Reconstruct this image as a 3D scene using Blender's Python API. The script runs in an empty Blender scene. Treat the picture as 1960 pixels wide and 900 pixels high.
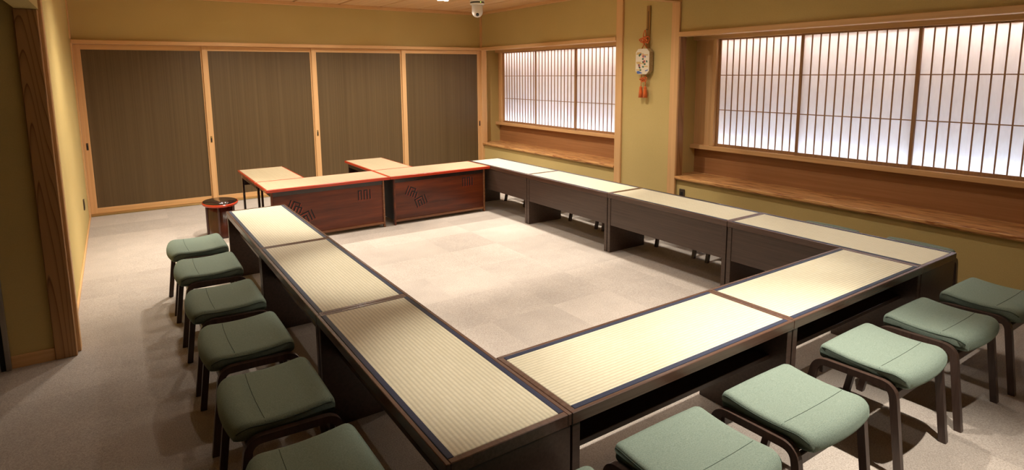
import bpy, bmesh, math, random
from mathutils import Vector, Matrix
random.seed(7)

# ------------------------------------------------------------------ units
U = 0.82          # survey units -> metres (a carpet tile is 0.5 m, a door 1.96 m)
S = bpy.context.scene
COL = S.collection

# ------------------------------------------------------------------ camera
F_PX, PX, PY = 1130.11, 970.45, 305.08
CAM = Vector((-0.8163, -1.6074, 1.9359))
yaw, pit, rol = -0.5866, -0.1437, -0.0083
fwd = Vector((-math.sin(yaw)*math.cos(pit), math.cos(yaw)*math.cos(pit), math.sin(pit)))
rgt = Vector((math.cos(yaw), math.sin(yaw), 0))
up = rgt.cross(fwd)
r2 = math.cos(rol)*rgt + math.sin(rol)*up
u2 = -math.sin(rol)*rgt + math.cos(rol)*up
cd = bpy.data.cameras.new('camera')
cam = bpy.data.objects.new('camera', cd)
COL.objects.link(cam)
m = Matrix((r2, u2, -fwd)).transposed().to_4x4()
m.translation = CAM*U
cam.matrix_world = m
cd.sensor_width = 36
cd.lens = F_PX*36/1960
cd.shift_x = (980-PX)/1960
cd.shift_y = -(450-PY)/1960
cd.clip_start = 0.02
S.camera = cam

# ------------------------------------------------------------------ world, exposure
w = bpy.data.worlds.new('world')
S.world = w
w.use_nodes = True
w.node_tree.nodes['Background'].inputs[0].default_value = (0.6, 0.7, 0.9, 1)
w.node_tree.nodes['Background'].inputs[1].default_value = 0.05
S.view_settings.view_transform = 'Standard'
S.view_settings.look = 'None'
S.view_settings.gamma = 1
S.view_settings.use_curve_mapping = False
S.view_settings.exposure = 0.68
LAMP = 1.0            # master level of the ceiling lamps
WARM = (1.0, 0.905, 0.79)

# ------------------------------------------------------------------ materials
def new_mat(name):
    mt = bpy.data.materials.new(name)
    mt.use_nodes = True
    nt = mt.node_tree
    return mt, nt, nt.nodes, nt.links, nt.nodes['Principled BSDF']

def coords(nd, lk, scale, rand=True, rot=(0, 0, 0)):
    tc = nd.new('ShaderNodeTexCoord')
    mp = nd.new('ShaderNodeMapping')
    mp.inputs['Scale'].default_value = scale
    mp.inputs['Rotation'].default_value = rot
    lk.new(tc.outputs['Object'], mp.inputs['Vector'])
    if rand:
        oi = nd.new('ShaderNodeObjectInfo')
        cx = nd.new('ShaderNodeVectorMath'); cx.operation = 'SCALE'
        cx.inputs[0].default_value = (37, 23, 51)
        lk.new(oi.outputs['Random'], cx.inputs['Scale'])
        lk.new(cx.outputs[0], mp.inputs['Location'])
    return mp.outputs['Vector']

def ramp(nd, lk, src, stops):
    r = nd.new('ShaderNodeValToRGB')
    el = r.color_ramp.elements
    el[0].position, el[0].color = stops[0][0], (*stops[0][1], 1)
    el[1].position, el[1].color = stops[-1][0], (*stops[-1][1], 1)
    for p_, c in stops[1:-1]:
        e = el.new(p_); e.color = (*c, 1)
    lk.new(src, r.inputs[0])
    return r.outputs[0]

def plain(name, col, rough=0.5, metal=0.0, coat=0.0, spec=0.5):
    mt, nt, nd, lk, b = new_mat(name)
    b.inputs['Base Color'].default_value = (*col, 1)
    b.inputs['Roughness'].default_value = rough
    b.inputs['Metallic'].default_value = metal
    b.inputs['Coat Weight'].default_value = coat
    b.inputs['Specular IOR Level'].default_value = spec
    return mt

def grain_wood(name, c1, c2, axis='z', rough=0.45, coat=0.0, fine=60, lng=1.2, bump=0.04, spec=0.4, det=5):
    """straight grain running along one axis"""
    mt, nt, nd, lk, b = new_mat(name)
    sc = {'x': (lng, fine, fine), 'y': (fine, lng, fine), 'z': (fine, fine, lng)}[axis]
    v = coords(nd, lk, sc)
    n = nd.new('ShaderNodeTexNoise'); n.inputs['Scale'].default_value = 1
    n.inputs['Detail'].default_value = det; n.inputs['Roughness'].default_value = 0.65
    lk.new(v, n.inputs['Vector'])
    col = ramp(nd, lk, n.outputs['Fac'], [(0.3, c1), (0.72, c2)])
    lk.new(col, b.inputs['Base Color'])
    b.inputs['Roughness'].default_value = rough
    b.inputs['Coat Weight'].default_value = coat
    b.inputs['Coat Roughness'].default_value = 0.08
    b.inputs['Specular IOR Level'].default_value = spec
    bp = nd.new('ShaderNodeBump'); bp.inputs['Strength'].default_value = bump
    bp.inputs['Distance'].default_value = 0.002
    lk.new(n.outputs['Fac'], bp.inputs['Height'])
    lk.new(bp.outputs[0], b.inputs['Normal'])
    return mt

def flame_wood(name, c1, c2, axis='z', bands=60.0, dist=2.0, rough=0.45, squeeze=0.09, off=(0.03, 0.06, 0.1), coat=0.0):
    """flat-sawn board: long ellipsoid year rings cut near their centre give arched flames"""
    mt, nt, nd, lk, b = new_mat(name)
    k = squeeze
    sc = {'x': (k, 1, 1), 'y': (1, k, 1), 'z': (1, 1, k)}[axis]
    tc = nd.new('ShaderNodeTexCoord'); mp = nd.new('ShaderNodeMapping')
    mp.inputs['Scale'].default_value = sc; mp.inputs['Location'].default_value = off
    lk.new(tc.outputs['Object'], mp.inputs['Vector'])
    n = nd.new('ShaderNodeTexNoise'); n.inputs['Scale'].default_value = 9; n.inputs['Detail'].default_value = 1
    lk.new(mp.outputs[0], n.inputs['Vector'])
    mx = nd.new('ShaderNodeVectorMath'); mx.operation = 'SCALE'; mx.inputs['Scale'].default_value = 0.055*dist
    lk.new(n.outputs['Color'], mx.inputs[0])
    ad = nd.new('ShaderNodeVectorMath'); ad.operation = 'ADD'
    lk.new(mp.outputs[0], ad.inputs[0]); lk.new(mx.outputs[0], ad.inputs[1])
    wv = nd.new('ShaderNodeTexWave'); wv.wave_type = 'RINGS'; wv.rings_direction = 'SPHERICAL'
    wv.wave_profile = 'SAW'
    wv.inputs['Scale'].default_value = bands/6.283
    wv.inputs['Distortion'].default_value = 0.6
    wv.inputs['Detail'].default_value = 2
    lk.new(ad.outputs[0], wv.inputs['Vector'])
    mid = tuple((p_*0.4+q*0.6) for p_, q in zip(c1, c2))
    col = ramp(nd, lk, wv.outputs['Fac'], [(0.0, c2), (0.55, c2), (0.85, mid), (0.95, c1), (1.0, c2)])
    lk.new(col, b.inputs['Base Color'])
    b.inputs['Roughness'].default_value = rough
    b.inputs['Coat Weight'].default_value = coat
    b.inputs['Specular IOR Level'].default_value = 0.35
    return mt

def streak_wood(name, c1, c2, c3, axis='y', rough=0.3):
    """oiled board with short dark growth dashes"""
    mt, nt, nd, lk, b = new_mat(name)
    def sv(f, l): return {'x': (l, f, f), 'y': (f, l, f), 'z': (f, f, l)}[axis]
    n1 = nd.new('ShaderNodeTexNoise'); n1.inputs['Scale'].default_value = 1; n1.inputs['Detail'].default_value = 2
    n1.inputs['Distortion'].default_value = 0.6
    lk.new(coords(nd, lk, sv(55, 5)), n1.inputs['Vector'])
    n2 = nd.new('ShaderNodeTexNoise'); n2.inputs['Scale'].default_value = 1; n2.inputs['Detail'].default_value = 3
    lk.new(coords(nd, lk, sv(16, 1.2)), n2.inputs['Vector'])
    base = ramp(nd, lk, n2.outputs['Fac'], [(0.35, c2), (0.65, c3)])
    mk = nd.new('ShaderNodeMapRange'); mk.inputs['From Min'].default_value = 0.50; mk.inputs['From Max'].default_value = 0.60
    lk.new(n1.outputs['Fac'], mk.inputs['Value'])
    mx = nd.new('ShaderNodeMix'); mx.data_type = 'RGBA'
    lk.new(mk.outputs[0], mx.inputs[0]); lk.new(base, mx.inputs[6]); mx.inputs[7].default_value = (*c1, 1)
    lk.new(mx.outputs[2], b.inputs['Base Color'])
    b.inputs['Roughness'].default_value = rough
    b.inputs['Specular IOR Level'].default_value = 0.4
    return mt

def plaster(name, c1, c2, rough=0.9):
    mt, nt, nd, lk, b = new_mat(name)
    v = coords(nd, lk, (1, 1, 1), rand=False)
    n = nd.new('ShaderNodeTexNoise'); n.inputs['Scale'].default_value = 220
    n.inputs['Detail'].default_value = 3
    lk.new(v, n.inputs['Vector'])
    n2 = nd.new('ShaderNodeTexNoise'); n2.inputs['Scale'].default_value = 1.3
    lk.new(v, n2.inputs['Vector'])
    mx = nd.new('ShaderNodeMath'); mx.operation = 'ADD'
    s1 = nd.new('ShaderNodeMath'); s1.operation = 'MULTIPLY'; s1.inputs[1].default_value = 0.5
    s2 = nd.new('ShaderNodeMath'); s2.operation = 'MULTIPLY'; s2.inputs[1].default_value = 0.5
    lk.new(n.outputs['Fac'], s1.inputs[0]); lk.new(n2.outputs['Fac'], s2.inputs[0])
    lk.new(s1.outputs[0], mx.inputs[0]); lk.new(s2.outputs[0], mx.inputs[1])
    lk.new(ramp(nd, lk, mx.outputs[0], [(0.3, c1), (0.7, c2)]), b.inputs['Base Color'])
    b.inputs['Roughness'].default_value = rough
    b.inputs['Specular IOR Level'].default_value = 0.2
    bp = nd.new('ShaderNodeBump'); bp.inputs['Strength'].default_value = 0.12
    bp.inputs['Distance'].default_value = 0.002
    lk.new(n.outputs['Fac'], bp.inputs['Height']); lk.new(bp.outputs[0], b.inputs['Normal'])
    return mt

def carpet_mat():
    mt, nt, nd, lk, b = new_mat('carpet')
    v = coords(nd, lk, (1, 1, 1))
    n = nd.new('ShaderNodeTexNoise'); n.inputs['Scale'].default_value = 170
    n.inputs['Detail'].default_value = 4; n.inputs['Roughness'].default_value = 0.75
    lk.new(v, n.inputs['Vector'])
    n2 = nd.new('ShaderNodeTexNoise'); n2.inputs['Scale'].default_value = 5
    n2.inputs['Detail'].default_value = 4
    lk.new(v, n2.inputs['Vector'])
    col = ramp(nd, lk, n.outputs['Fac'], [(0.28, (0.25, 0.213, 0.178)), (0.74, (0.60, 0.535, 0.468))])
    oi = nd.new('ShaderNodeObjectInfo')
    mr = nd.new('ShaderNodeMapRange'); mr.inputs['To Min'].default_value = 0.86; mr.inputs['To Max'].default_value = 1.05
    lk.new(oi.outputs['Random'], mr.inputs['Value'])
    mr2 = nd.new('ShaderNodeMapRange'); mr2.inputs['From Min'].default_value = 0.3; mr2.inputs['From Max'].default_value = 0.7
    mr2.inputs['To Min'].default_value = 0.93; mr2.inputs['To Max'].default_value = 1.05
    lk.new(n2.outputs['Fac'], mr2.inputs['Value'])
    mu = nd.new('ShaderNodeMath'); mu.operation = 'MULTIPLY'
    lk.new(mr.outputs[0], mu.inputs[0]); lk.new(mr2.outputs[0], mu.inputs[1])
    sc = nd.new('ShaderNodeVectorMath'); sc.operation = 'SCALE'
    lk.new(col, sc.inputs[0]); lk.new(mu.outputs[0], sc.inputs['Scale'])
    lk.new(sc.outputs[0], b.inputs['Base Color'])
    b.inputs['Roughness'].default_value = 0.95
    b.inputs['Specular IOR Level'].default_value = 0.1
    b.inputs['Sheen Weight'].default_value = 0.15
    bp = nd.new('ShaderNodeBump'); bp.inputs['Strength'].default_value = 0.5
    bp.inputs['Distance'].default_value = 0.004
    lk.new(n.outputs['Fac'], bp.inputs['Height']); lk.new(bp.outputs[0], b.inputs['Normal'])
    return mt

def tatami_mat(name, ca, cb, cm, rows=0.0157, ln=0.031, mort=0.0016, rough=0.55):
    mt, nt, nd, lk, b = new_mat(name)
    tc = nd.new('ShaderNodeTexCoord')
    sp = nd.new('ShaderNodeSeparateXYZ'); cb_ = nd.new('ShaderNodeCombineXYZ')
    lk.new(tc.outputs['Object'], sp.inputs[0])
    lk.new(sp.outputs['Y'], cb_.inputs['X']); lk.new(sp.outputs['X'], cb_.inputs['Y'])
    br = nd.new('ShaderNodeTexBrick')
    br.inputs['Scale'].default_value = 1.0
    br.inputs['Brick Width'].default_value = ln
    br.inputs['Row Height'].default_value = rows
    br.inputs['Mortar Size'].default_value = mort
    br.inputs['Mortar Smooth'].default_value = 0.9
    br.inputs['Color1'].default_value = (*ca, 1)
    br.inputs['Color2'].default_value = (*cb, 1)
    br.inputs['Mortar'].default_value = (*cm, 1)
    lk.new(cb_.outputs[0], br.inputs['Vector'])
    mp = nd.new('ShaderNodeMapping'); mp.inputs['Scale'].default_value = (9, 900, 1)
    lk.new(tc.outputs['Object'], mp.inputs['Vector'])
    n = nd.new('ShaderNodeTexNoise'); n.inputs['Scale'].default_value = 1; n.inputs['Detail'].default_value = 2
    lk.new(mp.outputs[0], n.inputs['Vector'])
    mr = nd.new('ShaderNodeMapRange'); mr.inputs['To Min'].default_value = 0.88; mr.inputs['To Max'].default_value = 1.1
    lk.new(n.outputs['Fac'], mr.inputs['Value'])
    sc = nd.new('ShaderNodeVectorMath'); sc.operation = 'SCALE'
    wv = nd.new('ShaderNodeTexWave'); wv.inputs['Scale'].default_value = 6.2832/(20*rows); wv.bands_direction = 'X'
    lk.new(tc.outputs['Object'], wv.inputs['Vector'])
    mw = nd.new('ShaderNodeMapRange'); mw.inputs['To Min'].default_value = 0.86; mw.inputs['To Max'].default_value = 1.05
    lk.new(wv.outputs['Fac'], mw.inputs['Value'])
    mm = nd.new('ShaderNodeMath'); mm.operation = 'MULTIPLY'
    lk.new(mr.outputs[0], mm.inputs[0]); lk.new(mw.outputs[0], mm.inputs[1])
    lk.new(br.outputs['Color'], sc.inputs[0]); lk.new(mm.outputs[0], sc.inputs['Scale'])
    lk.new(sc.outputs[0], b.inputs['Base Color'])
    b.inputs['Roughness'].default_value = rough
    b.inputs['Specular IOR Level'].default_value = 0.3
    iv = wv
    bp = nd.new('ShaderNodeBump'); bp.inputs['Strength'].default_value = 0.5
    bp.inputs['Distance'].default_value = 0.0015
    lk.new(iv.outputs[0], bp.inputs['Height']); lk.new(bp.outputs[0], b.inputs['Normal'])
    return mt

def fabric_mat(name, c1, c2, rough=0.9, scale=300):
    mt, nt, nd, lk, b = new_mat(name)
    v = coords(nd, lk, (1, 1, 1))
    n = nd.new('ShaderNodeTexNoise'); n.inputs['Scale'].default_value = scale
    n.inputs['Detail'].default_value = 2
    lk.new(v, n.inputs['Vector'])
    wv = nd.new('ShaderNodeTexWave'); wv.inputs['Scale'].default_value = 130; wv.bands_direction = 'DIAGONAL'
    wv.inputs['Distortion'].default_value = 1.5
    lk.new(v, wv.inputs['Vector'])
    mx = nd.new('ShaderNodeMath'); mx.operation = 'MULTIPLY_ADD'; mx.inputs[1].default_value = 0.25
    lk.new(wv.outputs['Fac'], mx.inputs[0])
    ml = nd.new('ShaderNodeMath'); ml.operation = 'MULTIPLY'; ml.inputs[1].default_value = 0.75
    lk.new(n.outputs['Fac'], ml.inputs[0]); lk.new(ml.outputs[0], mx.inputs[2])
    lk.new(ramp(nd, lk, mx.outputs[0], [(0.3, c1), (0.7, c2)]), b.inputs['Base Color'])
    b.inputs['Roughness'].default_value = rough
    b.inputs['Specular IOR Level'].default_value = 0.15
    b.inputs['Sheen Weight'].default_value = 0.25
    b.inputs['Sheen Tint'].default_value = (0.6, 0.8, 0.65, 1)
    bp = nd.new('ShaderNodeBump'); bp.inputs['Strength'].default_value = 0.35
    bp.inputs['Distance'].default_value = 0.0012
    lk.new(mx.outputs[0], bp.inputs['Height']); lk.new(bp.outputs[0], b.inputs['Normal'])
    return mt

def emit(name, col, st):
    mt, nt, nd, lk, b = new_mat(name)
    b.inputs['Base Color'].default_value = (0.8, 0.8, 0.8, 1)
    b.inputs['Emission Color'].default_value = (*col, 1)
    b.inputs['Emission Strength'].default_value = st
    return mt

def paper_mat():
    mt, nt, nd, lk, b = new_mat('shoji_paper')
    v = coords(nd, lk, (1, 1, 0.25))
    n = nd.new('ShaderNodeTexNoise'); n.inputs['Scale'].default_value = 60; n.inputs['Detail'].default_value = 6
    lk.new(v, n.inputs['Vector'])
    col = ramp(nd, lk, n.outputs['Fac'], [(0.3, (0.85, 0.80, 0.79)), (0.7, (0.89, 0.85, 0.84))])
    d = nd.new('ShaderNodeBsdfDiffuse'); t = nd.new('ShaderNodeBsdfTranslucent')
    lk.new(col, d.inputs['Color']); lk.new(col, t.inputs['Color'])
    mx = nd.new('ShaderNodeMixShader'); mx.inputs[0].default_value = 0.55
    lk.new(d.outputs[0], mx.inputs[1]); lk.new(t.outputs[0], mx.inputs[2])
    lk.new(mx.outputs[0], nd['Material Output'].inputs['Surface'])
    return mt

M = {}
M['plaster'] = plaster('tan_plaster', (0.49, 0.375, 0.145), (0.58, 0.445, 0.185))
M['carpet'] = carpet_mat()
M['groove'] = plain('groove_shade', (0.035, 0.016, 0.006), 0.8)  # near-black slab tone paints shade into the gaps between boards
M['under'] = plain('screed', (0.2, 0.18, 0.16), 0.9)
M['cedar_z'] = grain_wood('cedar_vertical', (0.60, 0.345, 0.145), (0.74, 0.455, 0.215), 'z', 0.5)
M['cedar_y'] = grain_wood('cedar_along', (0.60, 0.345, 0.145), (0.74, 0.455, 0.215), 'y', 0.5)
M['cedar_x'] = grain_wood('cedar_across', (0.60, 0.345, 0.145), (0.74, 0.455, 0.215), 'x', 0.5)
M['lattice'] = grain_wood('lattice_wood', (0.30, 0.15, 0.065), (0.44, 0.235, 0.105), 'z', 0.55)
M['post_grain'] = flame_wood('post_flame_grain', (0.17, 0.075, 0.025), (0.40, 0.215, 0.085), 'z', 150, 1.0, squeeze=0.06, off=(0.0, 0.03, 0.02))
M['side_grain'] = flame_wood('post_side_grain', (0.20, 0.08, 0.025), (0.36, 0.18, 0.065), 'z', 85, 1.0, squeeze=0.06)
M['shelf_wood'] = streak_wood('ledge_board', (0.30, 0.115, 0.035), (0.56, 0.285, 0.10), (0.66, 0.37, 0.15))
M['panel_wood'] = grain_wood('panel_wood', (0.30, 0.135, 0.05), (0.42, 0.205, 0.085), 'y', 0.4, fine=45, lng=0.8)
M['ceil_wood'] = grain_wood('ceiling_board', (0.66, 0.40, 0.19), (0.82, 0.55, 0.30), 'y', 0.55, fine=22, lng=0.5)
M['door_panel'] = grain_wood('smoked_veneer', (0.082, 0.052, 0.022), (0.132, 0.087, 0.040), 'z', 0.42, fine=48, lng=0.22, det=9)
M['table'] = grain_wood('dark_table_wood_lit', (0.070, 0.034, 0.021), (0.115, 0.062, 0.042), 'y', 0.27, fine=80, lng=2.0, spec=0.6)  # raised tone paints a lit look onto top and rails
M['table_shade'] = grain_wood('dark_table_wood_shaded', (0.050, 0.030, 0.022), (0.088, 0.056, 0.041), 'y', 0.4, fine=80, lng=2.0, spec=0.5)  # same wood kept darker, shade painted into the sides
M['tatami'] = tatami_mat('tatami_weave', (0.60, 0.555, 0.41), (0.57, 0.525, 0.38), (0.53, 0.48, 0.34))
M['mat_fine'] = tatami_mat('fine_rush_mat', (0.38, 0.31, 0.195), (0.345, 0.28, 0.17), (0.29, 0.23, 0.135), rows=0.006, ln=0.4, mort=0.0012)
M['heri'] = fabric_mat('navy_border', (0.012, 0.014, 0.035), (0.034, 0.038, 0.085), 0.45, 900)
M['green'] = fabric_mat('green_upholstery', (0.130, 0.174, 0.138), (0.235, 0.292, 0.240))
M['green_dark'] = plain('green_thread', (0.05, 0.075, 0.055), 0.9)
M['stool_wood'] = grain_wood('stool_wood', (0.040, 0.022, 0.016), (0.075, 0.045, 0.034), 'z', 0.33, fine=90, lng=2.5, spec=0.5)
M['lac_red'] = plain('vermilion_lacquer', (0.46, 0.040, 0.012), 0.22, coat=0.5)
M['lac_brown'] = grain_wood('brown_lacquer', (0.024, 0.004, 0.0015), (0.19, 0.036, 0.007), 'x', 0.33, coat=0.1, fine=9, lng=0.8, bump=0.0)
M['lac_dark'] = plain('dark_lacquer', (0.022, 0.010, 0.007), 0.2, coat=0.5)
M['lac_matte'] = plain('matt_lacquer_and_gap_shade', (0.014, 0.007, 0.005), 0.6)
M['lac_stool'] = plain('red_brown_lacquer', (0.055, 0.013, 0.006), 0.25, coat=0.3)
M['lac_edge'] = grain_wood('amber_lacquer', (0.14, 0.045, 0.012), (0.26, 0.095, 0.03), 'x', 0.25, coat=0.5)
M['void'] = plain('inside_shade', (0.006, 0.005, 0.005), 0.7)  # flat black painted for the shade inside slots, recesses and cut-outs
M['metal'] = plain('brushed_metal', (0.32, 0.30, 0.27), 0.35, metal=0.8)
M['brass'] = plain('antique_brass', (0.42, 0.30, 0.12), 0.35, metal=0.8)
M['bronze'] = plain('dark_bronze', (0.08, 0.055, 0.035), 0.45, metal=0.4)
M['black'] = plain('black_plastic', (0.012, 0.012, 0.013), 0.3)
M['white'] = plain('white_plastic', (0.78, 0.76, 0.72), 0.3)
M['board'] = plain('white_board', (0.80, 0.80, 0.80), 0.8)
M['paper'] = paper_mat()
M['led'] = emit('led_strip', (0.62, 0.79, 1.0), 15)
M['led_top_fill'] = emit('upper_fill_strip', (1.0, 0.92, 0.94), 13)  # colour of the added upper fill strip
M['lens'] = emit('lamp_lens', (1.0, 0.93, 0.82), 30)
M['cord'] = fabric_mat('vermilion_cord', (0.55, 0.10, 0.02), (0.72, 0.17, 0.04), 0.8, 700)
M['ivory'] = plain('ivory_paint', (0.70, 0.62, 0.48), 0.6)
M['brocade'] = fabric_mat('gold_brocade', (0.25, 0.12, 0.05), (0.62, 0.48, 0.24), 0.6, 160)
M['gold'] = plain('gold_paint', (0.62, 0.42, 0.16), 0.5)
M['pink'] = plain('pink_paint', (0.78, 0.36, 0.30), 0.7)
M['leaf'] = plain('green_paint', (0.03, 0.13, 0.08), 0.7)
M['blue'] = plain('blue_paint', (0.08, 0.14, 0.36), 0.7)
M['bamboo'] = grain_wood('smoked_bamboo', (0.24, 0.115, 0.02), (0.36, 0.19, 0.04), 'z', 0.35)
M['led_green'] = emit('status_light', (0.6, 0.9, 0.1), 2)

# ------------------------------------------------------------------ mesh helpers (survey units in, metres out)
class MB:
    def __init__(self): self.v = []; self.f = []; self.sm = []
    def add(self, vs, fs, smooth=False):
        o = len(self.v)
        self.v += [tuple(p) for p in vs]
        for f in fs:
            self.f.append([i+o for i in f]); self.sm.append(smooth)
        return self
    def box(self, x0, x1, y0, y1, z0, z1, c=0.0):
        """axis box; c = chamfer"""
        if c <= 0:
            vs = [(x, y, z) for z in (z0, z1) for y in (y0, y1) for x in (x0, x1)]
            return self.add(vs, [(0, 2, 3, 1), (4, 5, 7, 6), (0, 1, 5, 4), (2, 6, 7, 3), (0, 4, 6, 2), (1, 3, 7, 5)])
        bm = bmesh.new()
        bmesh.ops.create_cube(bm, size=1)
        for q in bm.verts:
            q.co = ((x0+x1)/2+q.co.x*(x1-x0), (y0+y1)/2+q.co.y*(y1-y0), (z0+z1)/2+q.co.z*(z1-z0))
        bmesh.ops.bevel(bm, geom=bm.edges[:], offset=c, segments=1, affect='EDGES')
        bm.verts.index_update()
        self.add([q.co[:] for q in bm.verts], [[q.index for q in f.verts] for f in bm.faces])
        bm.free()
        return self
    def sweep(self, path, w, h, side, closed=False):
        """rectangular section w (along side) x h swept on a path lying in the plane normal to side"""
        side = Vector(side).normalized(); n = len(path); P = [Vector(q) for q in path]
        rings = []
        for i in range(n):
            a = P[i-1] if i > 0 else P[i]; b_ = P[i+1] if i < n-1 else P[i]
            t = (b_-a).normalized(); nn = side.cross(t).normalized()
            k = 1.0
            if 0 < i < n-1:
                t1 = (P[i]-P[i-1]).normalized()
                k = 1/max(0.5, (t1.dot(t)))
            rings.append([P[i]+side*sx*w/2+nn*sy*h/2*k for sx, sy in ((-1, -1), (1, -1), (1, 1), (-1, 1))])
        vs = [q for r in rings for q in r]; fs = []
        for i in range(n-1):
            for j in range(4):
                fs.append((i*4+j, i*4+(j+1) % 4, (i+1)*4+(j+1) % 4, (i+1)*4+j))
        fs.append((3, 2, 1, 0)); fs.append(tuple((n-1)*4+j for j in range(4)))
        return self.add(vs, fs)
    def tube(self, path, r, seg=8, closed=False):
        P = [Vector(q) for q in path]; n = len(P); vs = []; fs = []
        ref = Vector((0.31, 0.17, 0.93))
        for i in range(n):
            if closed: t = P[(i+1) % n]-P[i-1]
            else: t = P[min(i+1, n-1)]-P[max(i-1, 0)]
            t.normalize()
            a = t.cross(ref); a.normalize(); b_ = t.cross(a)
            for j in range(seg):
                an = 2*math.pi*j/seg
                vs.append(P[i]+a*math.cos(an)*r+b_*math.sin(an)*r)
        for i in range(n if closed else n-1):
            k = (i+1) % n
            for j in range(seg):
                fs.append((i*seg+j, i*seg+(j+1) % seg, k*seg+(j+1) % seg, k*seg+j))
        if not closed:
            fs.append(tuple(range(seg-1, -1, -1))); fs.append(tuple((n-1)*seg+j for j in range(seg)))
        return self.add(vs, fs, True)
    def lathe(self, prof, cx=0, cy=0, seg=32, sx=1, sy=1, smooth=True):
        vs = []; fs = []; n = len(prof)
        for r, z in prof:
            for j in range(seg):
                a = 2*math.pi*j/seg
                vs.append((cx+r*sx*math.cos(a), cy+r*sy*math.sin(a), z))
        for i in range(n-1):
            for j in range(seg):
                fs.append((i*seg+j, i*seg+(j+1) % seg, (i+1)*seg+(j+1) % seg, (i+1)*seg+j))
        fs.append(tuple(range(seg-1, -1, -1))); fs.append(tuple((n-1)*seg+j for j in range(seg)))
        return self.add(vs, fs, smooth)
    def prism(self, poly, axis, a0, a1):
        """polygon extruded along axis ('x' poly=(y,z), 'y' poly=(x,z), 'z' poly=(x,y))"""
        def mk(p_, a):
            return {'x': (a, p_[0], p_[1]), 'y': (p_[0], a, p_[1]), 'z': (p_[0], p_[1], a)}[axis]
        n = len(poly)
        vs = [mk(p_, a0) for p_ in poly]+[mk(p_, a1) for p_ in poly]
        fs = [tuple(range(n-1, -1, -1)), tuple(range(n, 2*n))]
        fs += [(i, (i+1) % n, n+(i+1) % n, n+i) for i in range(n)]
        return self.add(vs, fs)
    def mesh(self, name, mat):
        me = bpy.data.meshes.new(name)
        me.from_pydata([(x*U, y*U, z*U) for x, y, z in self.v], [], self.f)
        me.polygons.foreach_set('use_smooth', self.sm)
        me.update()
        bm = bmesh.new(); bm.from_mesh(me)
        bmesh.ops.recalc_face_normals(bm, faces=bm.faces[:])
        bm.to_mesh(me); bm.free()
        me.materials.append(M[mat])
        return me
    def obj(self, name, mat, parent=None, loc=(0, 0, 0)):
        return put(name, self.mesh(name, mat), parent, loc)

def put(name, me, parent=None, loc=(0, 0, 0), rz=0):
    o = bpy.data.objects.new(name, me)
    COL.objects.link(o)
    o.location = Vector(loc)*U
    o.rotation_euler = (0, 0, rz)
    if parent: o.parent = parent
    return o

def cbox(cx, cy, cz, dx, dy, dz, c=0.0):
    return MB().box(cx-dx/2, cx+dx/2, cy-dy/2, cy+dy/2, cz-dz/2, cz+dz/2, c)

def bx(name, mat, parent, x0, x1, y0, y1, z0, z1, c=0.0):
    """box object whose origin sits at its own centre"""
    cx, cy, cz = (x0+x1)/2, (y0+y1)/2, (z0+z1)/2
    return MB().box(x0-cx, x1-cx, y0-cy, y1-cy, z0-cz, z1-cz, c).obj(name, mat, parent, (cx, cy, cz))

def empty(name, loc=(0, 0, 0), rz=0):
    o = bpy.data.objects.new(name, None)
    COL.objects.link(o)
    o.location = Vector(loc)*U; o.rotation_euler = (0, 0, rz); o.empty_display_size = 0.1
    return o

def tag(o, label, cat, group=None):
    o['label'] = label; o['category'] = cat
    if group: o['group'] = group
    return o

def struct(o, label=None):
    o['kind'] = 'structure'
    if label: o['label'] = label
    return o

def copy_tree(o, parent=None):
    c = o.copy(); COL.objects.link(c)
    if parent: c.parent = parent
    for ch in list(o.children): copy_tree(ch, c)
    return c

# ------------------------------------------------------------------ dimensions (survey units)
L, W, H = 1.5, 0.542, 0.652          # table module length, depth, height
R = W+2*L                            # inner edge of the right-hand row
XL, XR, YB = -1.215, 5.21, 8.35      # room faces
ZC = 3.105                           # ceiling
Y0, X0 = -4.0, -3.6                  # rest of the room behind and beside the camera
YW = 3.34                            # wing wall on the left

# ================================================================== SETTING
floor = struct(MB().box(X0-0.1, 6.0, Y0-0.1, 8.6, -0.08, -0.008).obj('floor', 'under'), 'beige carpet tile floor')
TP = 0.61
ox, oy = -0.918, 3.976
tile_mesh = {}
ix = range(-4, 11); iy = range(-10, 8)
for i in ix:
    for j in iy:
        x0, x1 = ox+i*TP, ox+(i+1)*TP; y0, y1 = oy+j*TP, oy+(j+1)*TP
        x0 = max(x0, X0); x1 = min(x1, XR+0.02); y0 = max(y0, Y0); y1 = min(y1, 8.42)
        if y0 >= YW-0.05 or y1 > YW+0.3: x0 = max(x0, XL)
        if x1-x0 < 0.02 or y1-y0 < 0.02: continue
        k = (round(x1-x0, 3), round(y1-y0, 3))
        if k not in tile_mesh:
            tile_mesh[k] = cbox(0, 0, -0.004, k[0], k[1], 0.008, 0.0003).mesh('carpet_tile', 'carpet')
        put('carpet_tile', tile_mesh[k], floor, ((x0+x1)/2, (y0+y1)/2, 0), random.choice((0, math.pi)))

# ceiling of wide boards
ceil = struct(MB().box(X0-0.1, 6.0, Y0-0.1, 8.6, ZC+0.03, ZC+0.12).obj('ceiling', 'groove'), 'wooden board ceiling')
gx = [1.727+0.7325*k for k in range(-8, 6)]
for a, b_ in zip(gx[:-1], gx[1:]):
    a_, b2 = max(a, X0), min(b_, 5.25)
    if b2-a_ < 0.05: continue
    if b2 > XL+0.1:
        bx('ceiling_board', 'ceil_wood', ceil, a_+0.018, b2-0.018, 3.56, 8.4, ZC, ZC+0.03, 0.006)
    bx('ceiling_board', 'ceil_wood', ceil, a_+0.006, b2-0.006, Y0, 3.56, ZC, ZC+0.03, 0.006)

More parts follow.
